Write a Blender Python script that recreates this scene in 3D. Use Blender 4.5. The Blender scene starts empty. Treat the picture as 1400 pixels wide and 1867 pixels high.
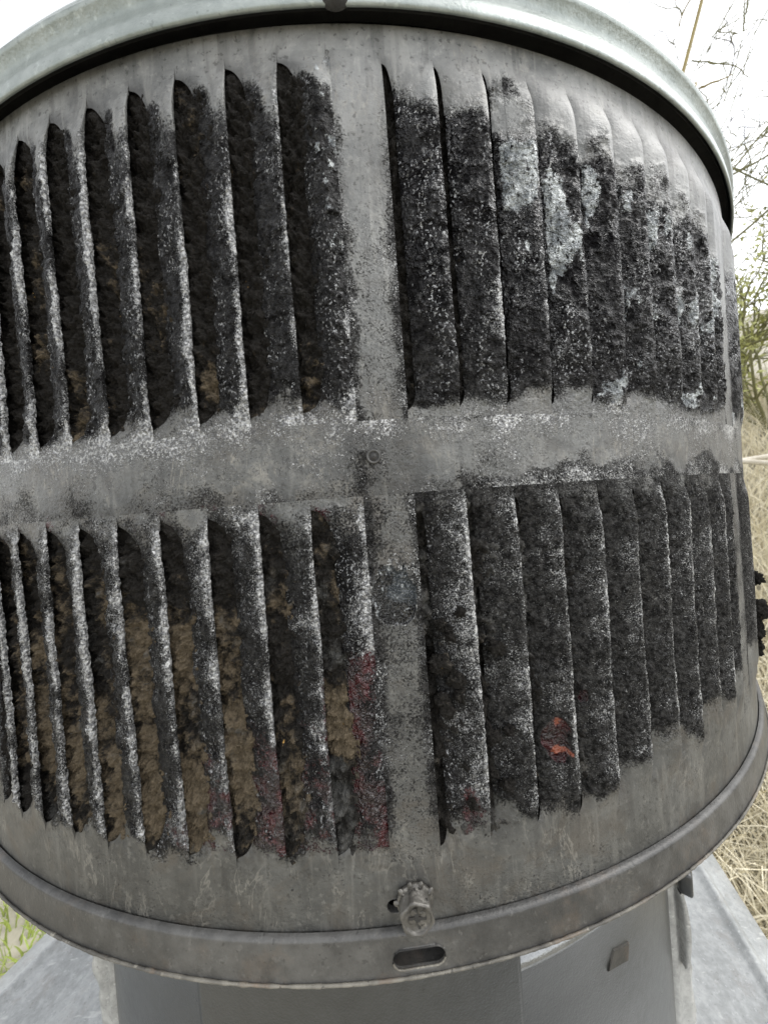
import bpy, math, random
import numpy as np
from mathutils import Matrix, Vector

S = 0.2            # metres per unit: every length below is in drum radii (the drum is 0.4 m across)
scene = bpy.context.scene
col = scene.collection
rad = math.radians

# ------------------------------------------------------------------ camera, sky, sun, exposure
PIT, YAW, ROL, DIST, FPX = .0125, .0444, -.0757, 1.2942, 591.97
cp, sp, cy_, sy_ = math.cos(PIT), math.sin(PIT), math.cos(YAW), math.sin(YAW)
Xv = Vector((cy_, -sy_, 0)); Fv = Vector((cp*sy_, cp*cy_, -sp)); Uv = Vector((sp*sy_, sp*cy_, cp))
cr, sr = math.cos(ROL), math.sin(ROL)
Rv = Xv*cr + Uv*sr; Vv = Uv*cr - Xv*sr
cam = bpy.data.cameras.new("camera"); camo = bpy.data.objects.new("camera", cam); col.objects.link(camo)
camo.matrix_world = Matrix(((Rv.x, Vv.x, -Fv.x, 0), (Rv.y, Vv.y, -Fv.y, -DIST*S), (Rv.z, Vv.z, -Fv.z, 0), (0, 0, 0, 1)))
cam.sensor_fit = 'HORIZONTAL'; cam.sensor_width = 36; cam.lens = FPX/1400*36
cam.dof.use_dof = True; cam.dof.focus_distance = .085; cam.dof.aperture_fstop = 36
cam.clip_start = .005; cam.clip_end = 500
scene.camera = camo

SUN_EL, SUN_AZ = rad(55), math.atan2(.80, -.22)      # azimuth from +Y towards +X
w = bpy.data.worlds.new("World"); scene.world = w; w.use_nodes = True
nt = w.node_tree; nt.nodes.clear()
sky = nt.nodes.new('ShaderNodeTexSky'); sky.sky_type = 'NISHITA'; sky.sun_disc = False
sky.sun_elevation = SUN_EL; sky.sun_rotation = SUN_AZ; sky.air_density = 1.0; sky.dust_density = 1.5; sky.ozone_density = 1.0
hs = nt.nodes.new('ShaderNodeHueSaturation'); hs.inputs['Saturation'].default_value = .12; hs.inputs['Value'].default_value = 1.75   # a bright, thinly overcast sky
bg = nt.nodes.new('ShaderNodeBackground'); bg.inputs['Strength'].default_value = .15
wo = nt.nodes.new('ShaderNodeOutputWorld')
nt.links.new(sky.outputs[0], hs.inputs['Color']); nt.links.new(hs.outputs[0], bg.inputs[0]); nt.links.new(bg.outputs[0], wo.inputs[0])
sl = bpy.data.lights.new("sun", 'SUN'); sl.energy = .5; sl.angle = rad(25); sl.color = (1, .97, .92)
so = bpy.data.objects.new("sun", sl); col.objects.link(so)
sd = Vector((math.sin(SUN_AZ)*math.cos(SUN_EL), math.cos(SUN_AZ)*math.cos(SUN_EL), math.sin(SUN_EL)))
so.rotation_euler = sd.to_track_quat('Z', 'Y').to_euler()
scene.view_settings.view_transform = 'Standard'; scene.view_settings.look = 'None'
scene.view_settings.exposure = 0.85; scene.view_settings.gamma = 1
scene.cycles.use_denoising = True
scene.cycles.max_bounces = 6; scene.cycles.caustics_reflective = False; scene.cycles.caustics_refractive = False

# ------------------------------------------------------------------ noise (numpy)
def _h(ix, iy, iz, seed):
    n = (ix.astype(np.uint32)*np.uint32(374761393) + iy.astype(np.uint32)*np.uint32(668265263)
         + iz.astype(np.uint32)*np.uint32(2147483647) + np.uint32((seed*1274126177) & 0xffffffff))
    n = (n ^ (n >> np.uint32(13)))*np.uint32(1274126177)
    n = (n ^ (n >> np.uint32(16)))*np.uint32(2246822519)
    return ((n ^ (n >> np.uint32(15))) & np.uint32(0xffffff)).astype(np.float32)/np.float32(0xffffff)
def vn(x, y, z, seed=0):
    x = np.asarray(x, np.float32); y = np.asarray(y, np.float32); z = np.asarray(z, np.float32)
    x, y, z = np.broadcast_arrays(x, y, z)
    fx, fy, fz = np.floor(x), np.floor(y), np.floor(z)
    ix, iy, iz = fx.astype(np.int64), fy.astype(np.int64), fz.astype(np.int64)
    ux, uy, uz = x-fx, y-fy, z-fz
    ux, uy, uz = ux*ux*(3-2*ux), uy*uy*(3-2*uy), uz*uz*(3-2*uz)
    def L(a, b, t): return a+(b-a)*t
    c = [[[_h(ix+i, iy+j, iz+k, seed) for k in (0, 1)] for j in (0, 1)] for i in (0, 1)]
    return L(L(L(c[0][0][0], c[1][0][0], ux), L(c[0][1][0], c[1][1][0], ux), uy),
             L(L(c[0][0][1], c[1][0][1], ux), L(c[0][1][1], c[1][1][1], ux), uy), uz)
def fbm(x, y, z, s, oct=4, seed=0, gain=.5):
    t = 0; a = 1; n = 0
    for o in range(oct):
        t = t + a*vn(x*s, y*s, z*s, seed+o*7); n += a; a *= gain; s *= 2.03
    return t/n
def worley(x, z, s, seed=0):
    x = np.asarray(x*s, np.float32); z = np.asarray(z*s, np.float32)
    ix, iz = np.floor(x).astype(np.int64), np.floor(z).astype(np.int64)
    best = np.full(x.shape, 9., np.float32)
    for i in (-1, 0, 1):
        for j in (-1, 0, 1):
            px = ix+i+_h(ix+i, iz+j, ix*0+3, seed); pz = iz+j+_h(ix+i, iz+j, ix*0+9, seed)
            best = np.minimum(best, (px-x)**2+(pz-z)**2)
    return np.sqrt(best)
def sm(a, b, x):
    t = np.clip((x-a)/(b-a), 0, 1); return t*t*(3-2*t)

# ------------------------------------------------------------------ mesh helpers
def tag(o, label=None, cat=None, group=None, kind=None):
    for k, v in (('label', label), ('category', cat), ('group', group), ('kind', kind)):
        if v: o[k] = v
    return o
def empty(name, loc=(0, 0, 0)):
    o = bpy.data.objects.new(name, None); col.objects.link(o); o.location = Vector(loc)*S; o.empty_display_size = .05; return o
def mk(name, verts, faces, m, parent=None, attrs=None, smooth=True):
    """verts (n,3) in drum radii, faces (m,4) int array or list of tuples -> one mesh object"""
    me = bpy.data.meshes.new(name)
    verts = np.asarray(verts, np.float32)*S
    if isinstance(faces, np.ndarray):
        nv, nf, k = len(verts), len(faces), faces.shape[1]
        me.vertices.add(nv); me.vertices.foreach_set('co', verts.ravel())
        me.loops.add(nf*k); me.loops.foreach_set('vertex_index', faces.astype(np.int32).ravel())
        me.polygons.add(nf); me.polygons.foreach_set('loop_start', np.arange(0, nf*k, k, dtype=np.int32))
        me.update(calc_edges=True)
    else:
        me.from_pydata(verts.tolist(), [], faces)
    if smooth: me.polygons.foreach_set('use_smooth', np.ones(len(me.polygons), bool))
    for n, a in (attrs or {}).items():
        at = me.attributes.new(n, 'FLOAT_COLOR', 'POINT'); at.data.foreach_set('color', np.ascontiguousarray(a, np.float32).ravel())
    me.materials.append(m)
    o = bpy.data.objects.new(name, me); col.objects.link(o)
    if parent:
        o.parent = parent
        p = parent
        loc = Vector((0, 0, 0))
        while p: loc += p.location; p = p.parent
        o.location = -loc if not parent.get('_local') else (0, 0, 0)
    return o
def gridfaces(nr, nc, wrap=False):
    i = np.arange(nr*nc).reshape(nr, nc)
    if wrap: i = np.concatenate([i, i[:, :1]], 1)
    return np.stack([i[:-1, :-1], i[:-1, 1:], i[1:, 1:], i[1:, :-1]], -1).reshape(-1, 4)
def cylp(a, r, z): return np.stack([r*np.sin(a), -r*np.cos(a), z+0*a], -1)
def lathe(prof, n=256, a0=-math.pi, a1=math.pi, cx=0, cy=0):
    """profile [(r,z)] from bottom to top along the outside"""
    a = np.linspace(a0, a1, n, endpoint=(a1-a0) < 6.28)
    pr = np.array(prof, float)
    P = cylp(a[None, :], pr[:, :1], pr[:, 1:]*np.ones((1, n)))
    P[..., 0] += cx; P[..., 1] += cy
    return P.reshape(-1, 3), gridfaces(len(pr), n, wrap=(a1-a0) >= 6.28)
def tube(pts, radii, k=6):
    pts = np.array(pts, float); n = len(pts)
    t = np.gradient(pts, axis=0); t /= np.linalg.norm(t, axis=1)[:, None]+1e-9
    ref = np.array([.3, .2, .93]) if abs(t[0][2]) < .8 else np.array([1., 0, 0])
    u = np.cross(t, ref); u /= np.linalg.norm(u, axis=1)[:, None]+1e-9; v = np.cross(t, u)
    an = np.arange(k)*2*math.pi/k
    P = pts[:, None, :]+np.asarray(radii)[:, None, None]*(np.cos(an)[None, :, None]*u[:, None, :]+np.sin(an)[None, :, None]*v[:, None, :])
    return P.reshape(-1, 3), gridfaces(n, k, True)
def join(parts):
    V, F, o = [], [], 0
    for v, f in parts:
        V.append(v); F.append(f+o); o += len(v)
    return np.concatenate(V), np.concatenate(F)

# ------------------------------------------------------------------ materials
class NB:
    def __init__(s, name):
        s.m = bpy.data.materials.new(name); s.m.use_nodes = True; s.t = s.m.node_tree
        s.t.nodes.clear(); s.out = s.n('ShaderNodeOutputMaterial'); s.b = s.n('ShaderNodeBsdfPrincipled'); s.l(s.b.outputs[0], s.out.inputs[0])
        tc = s.n('ShaderNodeTexCoord'); mp = s.n('ShaderNodeMapping'); mp.inputs['Scale'].default_value = (1/S,)*3
        s.l(tc.outputs['Object'], mp.inputs[0]); s.co = mp.outputs[0]
    def n(s, t, **k):
        x = s.t.nodes.new(t)
        for a, v in k.items(): setattr(x, a, v)
        return x
    def l(s, a, b): s.t.links.new(a, b)
    def set(s, sock, v):
        if isinstance(v, (int, float)): sock.default_value = v
        elif isinstance(v, tuple): sock.default_value = v if len(v) == len(sock.default_value) else v+(1,)
        else: s.l(v, sock)
    def math(s, op, a, b=0, c=0, clamp=False):
        x = s.n('ShaderNodeMath', operation=op); x.use_clamp = clamp
        s.set(x.inputs[0], a); s.set(x.inputs[1], b); s.set(x.inputs[2], c); return x.outputs[0]
    def noise(s, scale, detail=3, rough=.55, dist=0., stretch=None, seed=0):
        co = s.co
        if stretch or seed:
            mp = s.n('ShaderNodeMapping'); mp.inputs['Scale'].default_value = stretch or (1, 1, 1); mp.inputs['Location'].default_value = (seed, seed*1.7, seed*.3)
            s.l(co, mp.inputs[0]); co = mp.outputs[0]
        x = s.n('ShaderNodeTexNoise'); x.inputs['Scale'].default_value = scale; x.inputs['Detail'].default_value = detail
        x.inputs['Roughness'].default_value = rough; x.inputs['Distortion'].default_value = dist; s.l(co, x.inputs['Vector']); return x.outputs[0]
    def voro(s, scale, feature='F1', out='Distance', seed=0):
        x = s.n('ShaderNodeTexVoronoi', feature=feature); x.inputs['Scale'].default_value = scale; s.l(s.co, x.inputs['Vector']); return x.outputs[out]
    def ss(s, a, b, v):
        x = s.n('ShaderNodeMapRange', interpolation_type='SMOOTHSTEP'); s.set(x.inputs[0], v); s.set(x.inputs[1], a); s.set(x.inputs[2], b); return x.outputs[0]
    def mix(s, f, a, b, mode='MIX'):
        x = s.n('ShaderNodeMix', data_type='RGBA', blend_type=mode); s.set(x.inputs[0], f); s.set(x.inputs[6], a); s.set(x.inputs[7], b); return x.outputs[2]
    def mixf(s, f, a, b):
        x = s.n('ShaderNodeMix', data_type='FLOAT'); s.set(x.inputs[0], f); s.set(x.inputs[2], a); s.set(x.inputs[3], b); return x.outputs[0]
    def attr(s, name):
        x = s.n('ShaderNodeAttribute', attribute_name=name); sp = s.n('ShaderNodeSeparateColor'); s.l(x.outputs['Color'], sp.inputs[0])
        return sp.outputs[0], sp.outputs[1], sp.outputs[2], x.outputs['Alpha']
    def bump(s, h, strength, dist, normal=None):
        x = s.n('ShaderNodeBump'); x.inputs['Strength'].default_value = strength; x.inputs['Distance'].default_value = dist*S
        s.l(h, x.inputs['Height'])
        if normal is not None: s.l(normal, x.inputs['Normal'])
        return x.outputs[0]
    def fin(s, color, rough, metal=0., normal=None, spec=None):
        s.set(s.b.inputs['Base Color'], color); s.set(s.b.inputs['Roughness'], rough); s.set(s.b.inputs['Metallic'], metal)
        if normal is not None: s.l(normal, s.b.inputs['Normal'])
        if spec is not None: s.set(s.b.inputs['Specular IOR Level'], spec)
        return s.m

def mat_sooted(name):
    """weathered sheet metal; attributes cond = soot, resin, flake, wetness; cond2 = tan mineral, chip, painted warm light, frosting and sparkle grain; cond3 = shade painted by height, darkening"""
    b = NB(name)
    soot, resin, flake, wet = b.attr('cond'); tan, chip, warm_glow, grain = b.attr('cond2'); height_shade, darken, _, _ = b.attr('cond3')
    m1 = b.noise(9, 5, .65); m2 = b.noise(45, 5, .7, seed=3.1); fine = b.noise(330, 2, .6); vfine = b.noise(560, 2, .6, seed=7.7)
    mm = b.math('MULTIPLY_ADD', m2, .55, b.math('MULTIPLY', m1, .45)); k = b.ss(.36, .64, mm)
    gk = b.math('ADD', height_shade, b.math('MULTIPLY', b.math('SUBTRACT', m2, .5), .5), clamp=True)
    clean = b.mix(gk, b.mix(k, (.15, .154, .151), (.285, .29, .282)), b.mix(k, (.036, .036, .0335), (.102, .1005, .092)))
    clean = b.mix(b.math('MULTIPLY', b.ss(.56, .68, b.noise(120, 3, .65, seed=1.3)), .40), clean, b.mix(gk, (.36, .36, .34), (.17, .166, .15)))   # pale oxide flecks
    clean = b.mix(b.math('MULTIPLY', b.ss(.60, .68, b.noise(190, 2, .6, seed=9.2)), .6), clean, (.03, .029, .026)) # dark pits
    clean = b.mix(b.math('MULTIPLY', b.ss(.50, .66, b.noise(18, 6, .78, .5, seed=12.2)), .55), clean, b.mix(gk, (.09, .093, .092), (.028, .0275, .026)))
    clean = b.mix(b.math('MULTIPLY', b.math('MULTIPLY', b.ss(.47, .64, b.noise(13, 6, .72, .8, seed=41.)), .6), gk), clean, (.088, .074, .058))   # brownish stains
    streak = b.math('ABSOLUTE', b.math('SUBTRACT', b.noise(1.0, 5, .65, .9, stretch=(24, 24, 7), seed=2.2), .5))
    streak = b.math('MULTIPLY', b.ss(.015, .003, streak), b.ss(.44, .60, b.noise(17, 3, .6, seed=5.5)))
    tn = b.ss(.42, .66, b.math('ADD', b.math('MULTIPLY', tan, .5), b.math('MULTIPLY', b.math('SUBTRACT', m2, .5), 1.5)))
    tn = b.math('MAXIMUM', b.math('MULTIPLY', tn, .6), b.math('MULTIPLY', streak, b.math('MULTIPLY', tan, 1.15), clamp=True))
    clean = b.mix(b.math('MULTIPLY', tn, .75), clean, b.mix(vfine, (.15, .142, .122), (.36, .34, .295)))
    clean = b.mix(b.math('MULTIPLY', darken, b.mixf(b.noise(30, 5, .7, seed=31.), .35, 1.25), clamp=True), clean, (.016, .0155, .015))
    run = b.noise(1.0, 3, .6, .3, stretch=(85, 85, 7), seed=21.)       # faint vertical run marks
    clean = b.mix(b.math('MULTIPLY', b.ss(.56, .70, run), .30), clean, b.mix(gk, (.36, .36, .34), (.16, .155, .14)))
    clean = b.mix(b.math('MULTIPLY', b.ss(.44, .32, run), .35), clean, (.035, .034, .032))
    # soot, broken up by the noise
    sn = b.math('ADD', soot, b.math('MULTIPLY', b.math('SUBTRACT', b.math('MULTIPLY_ADD', vfine, .6, b.math('MULTIPLY', m2, .4)), .5), 1.9))
    sf = b.ss(.28, .78, sn)
    dry = b.mix(b.ss(.40, .66, b.noise(170, 5, .75, seed=4.4)), (.006, .0058, .0056), (.050, .049, .0475))
    c = b.mix(sf, clean, b.mix(wet, dry, (.0032, .0030, .0036)))
    # pale grains in clumps: frosting, and sparkle painted into the colour
    gfine = b.noise(780, 2, .65, seed=2.7)
    gsum = b.math('MULTIPLY_ADD', gfine, .70, b.math('MULTIPLY', b.noise(110, 4, .7, seed=3.9), .30))
    gr = b.ss(.51, .62, b.math('ADD', gsum, b.math('MULTIPLY', b.math('SUBTRACT', grain, .5), .34)))
    gr = b.math('MULTIPLY', b.math('MULTIPLY', gr, b.ss(.02, .12, grain)), b.math('SUBTRACT', 1, b.math('MULTIPLY', b.ss(.25, .5, resin), .75)))
    c = b.mix(b.math('MULTIPLY', gr, .9), c, b.mix(b.ss(.35, .7, b.noise(320, 2, .6, seed=5.2)), (.14, .142, .146), (.58, .585, .58)))
    gl = b.math('MULTIPLY', b.ss(.575, .625, b.noise(1, 3, .6, stretch=(400, 400, 330), seed=17.3)), b.math('MULTIPLY', b.ss(.44, .62, b.noise(1, 4, .7, stretch=(44, 44, 15), seed=18.1)), b.math('MULTIPLY', wet, sf)))
    c = b.mix(gl, c, (.52, .53, .54))  # wet glints painted as pale specks
    pit = b.ss(.36, .47, b.noise(230, 3, .65, seed=6.9))
    flk = b.ss(.47, .52, b.math('ADD', b.math('MULTIPLY', flake, .95), b.math('MULTIPLY', b.math('SUBTRACT', b.math('MULTIPLY_ADD', b.noise(105, 6, .85, seed=8.1), .45, b.math('MULTIPLY', b.noise(1, 7, .8, .3, stretch=(42, 42, 19), seed=2.1), .55)), .5), 2.6)))
    flk = b.math('MULTIPLY', b.math('MULTIPLY', flk, b.ss(.05, .3, flake)), pit)
    c = b.mix(flk, c, b.mix(b.ss(.35, .65, b.noise(60, 4, .7, seed=4.7)), (.13, .142, .15), (.46, .485, .485)))
    rs = b.ss(.36, .56, b.math('ADD', resin, b.math('MULTIPLY', b.math('SUBTRACT', b.math('MULTIPLY_ADD', b.noise(60, 4, .7, seed=6.6), .6, b.math('MULTIPLY', vfine, .4)), .5), 2.2)))
    rs = b.math('MULTIPLY', rs, b.ss(.05, .2, resin))
    c = b.mix(rs, c, b.mix(b.ss(.4, .62, b.noise(55, 3, .6, seed=1.9)), (.008, .0008, .0014), (.044, .0009, .0032)))
    c = b.mix(b.ss(.40, .72, chip), c, b.mix(b.ss(.58, .66, b.noise(140, 3, .6, seed=2.9)), b.mix(b.ss(.44, .6, b.noise(24, 3, .6, seed=3)), (.005, .005, .005), (.042, .050, .057)), (.3, .32, .33)))
    c = b.mix(b.math('MULTIPLY', warm_glow, b.ss(.40, .52, b.noise(190, 4, .7, seed=4.9))), c, (.27, .075, .04))  # warm light in the broken hole painted as orange spots
    wm = b.math('MULTIPLY', wet, b.ss(.36, .56, b.noise(48, 4, .7, seed=11.3)))
    r = b.mixf(sf, b.mixf(m2, .42, .64), b.mixf(wm, .78, .16))
    r = b.mixf(b.math('MAXIMUM', rs, chip), r, .16); r = b.mixf(b.math('MAXIMUM', flk, gr), r, .40); r = b.mixf(gl, r, .22)
    mt = b.math('MULTIPLY', b.math('SUBTRACT', 1, b.math('MAXIMUM', sf, rs)), .22)
    mt = b.math('MULTIPLY', mt, b.math('SUBTRACT', 1, tn)); mt = b.math('MAXIMUM', mt, b.math('MULTIPLY', b.math('MAXIMUM', flk, gr), .35))
    spec = b.mixf(sf, .5, b.mixf(wm, .05, .26)); spec = b.mixf(b.math('MAXIMUM', rs, chip), spec, .8)
    hgt = b.math('ADD', b.math('MULTIPLY', fine, .7), b.math('MULTIPLY_ADD', vfine, .25, b.math('MULTIPLY', gr, .25)))
    hgt = b.math('ADD', hgt, b.math('MULTIPLY', wm, b.math('MULTIPLY', b.noise(150, 3, .6, seed=13.1), 1.6)))
    amp = b.math('ADD', .05, b.math('MULTIPLY', b.math('MAXIMUM', b.math('MAXIMUM', sf, b.math('MULTIPLY', soot, .8)), b.math('MAXIMUM', rs, gr)), .95))
    nrm = b.bump(b.math('MULTIPLY', hgt, amp), 1.0, .0050)
    nrm = b.bump(b.math('MULTIPLY', m2, .5), .3, .003, nrm)
    return b.fin(c, r, mt, nrm, spec)

def mat_crust():
    b = NB('soot_crust')
    brown, grey, gold, wet = b.attr('cond')
    n1 = b.noise(90, 5, .7); n2 = b.noise(420, 3, .65, seed=3.3)
    k = b.ss(.25, .75, b.math('ADD', brown, b.math('MULTIPLY', b.math('SUBTRACT', n1, .5), 2.2)))
    c = b.mix(k, b.mix(n2, (.0034, .0032, .003), (.030, .0275, .0245)), b.mix(n2, (.020, .016, .011), (.175, .140, .096)))
    c = b.mix(b.ss(.35, .65, b.math('ADD', grey, b.math('MULTIPLY', b.math('SUBTRACT', n1, .5), .9))), c, b.mix(n2, (.030, .0295, .028), (.115, .114, .108)))
    sp = b.ss(.80, .83, b.math('ADD', b.noise(70, 2, .5, seed=5.1), b.math('MULTIPLY', gold, .06)))
    c = b.mix(sp, c, (.5, .3, .1))
    nrm = b.bump(b.math('ADD', b.math('MULTIPLY', n1, .6), b.math('MULTIPLY', n2, .5)), 1.0, .006)
    return b.fin(c, b.mixf(wet, .85, .60), 0, nrm, .06)

def mat_metal(name, lo, hi, rough=.45, metal=.5, speck=.3, rust=0., scratch=0.):
    b = NB(name)
    m1 = b.noise(6, 5, .65); m2 = b.noise(55, 4, .65, seed=2.0); fine = b.noise(300, 2, .6)
    c = b.mix(b.ss(.35, .65, b.math('MULTIPLY_ADD', m1, .6, b.math('MULTIPLY', m2, .4))), lo, hi)
    c = b.mix(b.math('MULTIPLY', b.ss(.6, .7, b.noise(100, 3, .65, seed=4.2)), speck), c, tuple(min(1, x*1.45) for x in hi))
    c = b.mix(b.math('MULTIPLY', b.ss(.64, .7, b.noise(160, 2, .6, seed=8.8)), speck), c, tuple(x*.35 for x in lo))
    if rust: c = b.mix(b.math('MULTIPLY', b.ss(.52, .7, b.noise(17, 5, .7, seed=6.1)), rust), c, (.17, .125, .09))
    if rust:
        st = b.math('ABSOLUTE', b.math('SUBTRACT', b.noise(16, 5, .7, .6, seed=3.7), .5))
        st = b.math('MULTIPLY', b.ss(.010, .002, st), b.ss(.5, .66, b.noise(13, 3, .6, seed=2.7)))
        c = b.mix(b.math('MULTIPLY', st, .45*rust), c, (.34, .31, .25))
    if scratch: c = b.mix(b.math('MULTIPLY', b.ss(.64, .68, b.noise(1, 3, .6, stretch=(9, 40, 9), seed=1.2)), scratch), c, (.75, .75, .72))
    nrm = b.bump(b.math('ADD', b.math('MULTIPLY', m2, .5), b.math('MULTIPLY', fine, .5)), .35, .0025)
    return b.fin(c, b.mixf(m2, rough-.08, rough+.1), metal, nrm)
def mat_plain(name, c1, c2, scale=8, rough=.8, bump=.3, bd=.05, coat=None):
    b = NB(name); n = b.noise(scale, 5, .65); n2 = b.noise(scale*7, 3, .6, seed=3)
    c = b.mix(b.ss(.3, .7, b.math('MULTIPLY_ADD', n, .6, b.math('MULTIPLY', n2, .4))), c1, c2)
    return b.fin(c, rough, 0, b.bump(n2, bump, bd))

M_SHEET = M_BAND = mat_sooted('sooted_sheet_metal')
M_CRUST = mat_crust()
M_LID = mat_metal('galvanised_lid', (.215, .243, .232), (.345, .375, .36), .42, .45, .35)
M_FLANGE = mat_metal('stained_flange', (.040, .0395, .038), (.100, .098, .093), .44, .25, .4, rust=.22)
M_HEM = mat_metal('crusted_hem', (.05, .047, .041), (.19, .178, .15), .6, .1, .7, rust=.7)
M_PIPE = mat_metal('grey_painted_pipe', (.028, .0292, .0288), (.043, .0442, .0434), .30, .1, .12)
M_PLATE = mat_metal('grey_cover_plate', (.235, .244, .241), (.38, .39, .385), .34, .25, .35, rust=.22, scratch=.25)
M_SEAL = mat_metal('sealant_strip', (.2, .2, .19), (.42, .42, .40), .4, .1, .4)
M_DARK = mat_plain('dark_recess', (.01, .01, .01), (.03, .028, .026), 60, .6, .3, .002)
M_SCREW = mat_metal('dirty_screw', (.040, .037, .033), (.150, .143, .128), .40, .45, .8, rust=.8)
M_RESIN = mat_plain('dark_tar', (.006, .006, .006), (.02, .018, .016), 40, .2, .6, .01)

# ------------------------------------------------------------------ layout of the drum (angle a from the front, height z from eye level)
PITCH, NB_ = .0481, 10
PERIOD = PITCH*NB_+.0467
A_R = .0418                          # right edge of the front strip = first slot of the right panel
PANELS = [A_R+PERIOD*j for j in (-2, -1, 0, 1)]
ROWS = {'up': (.080, .418), 'lo': (-.326, .012)}
Z_BOT, Z_TOP = -.384, .470
def RAD(a, z): return 1.0-.006*sm(.36, .43, z)-.018*sm(.441, .454, z)+.0009*(fbm(a*7, z*6, 0*z, 1., 2, 31)-.5)*2

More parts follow.
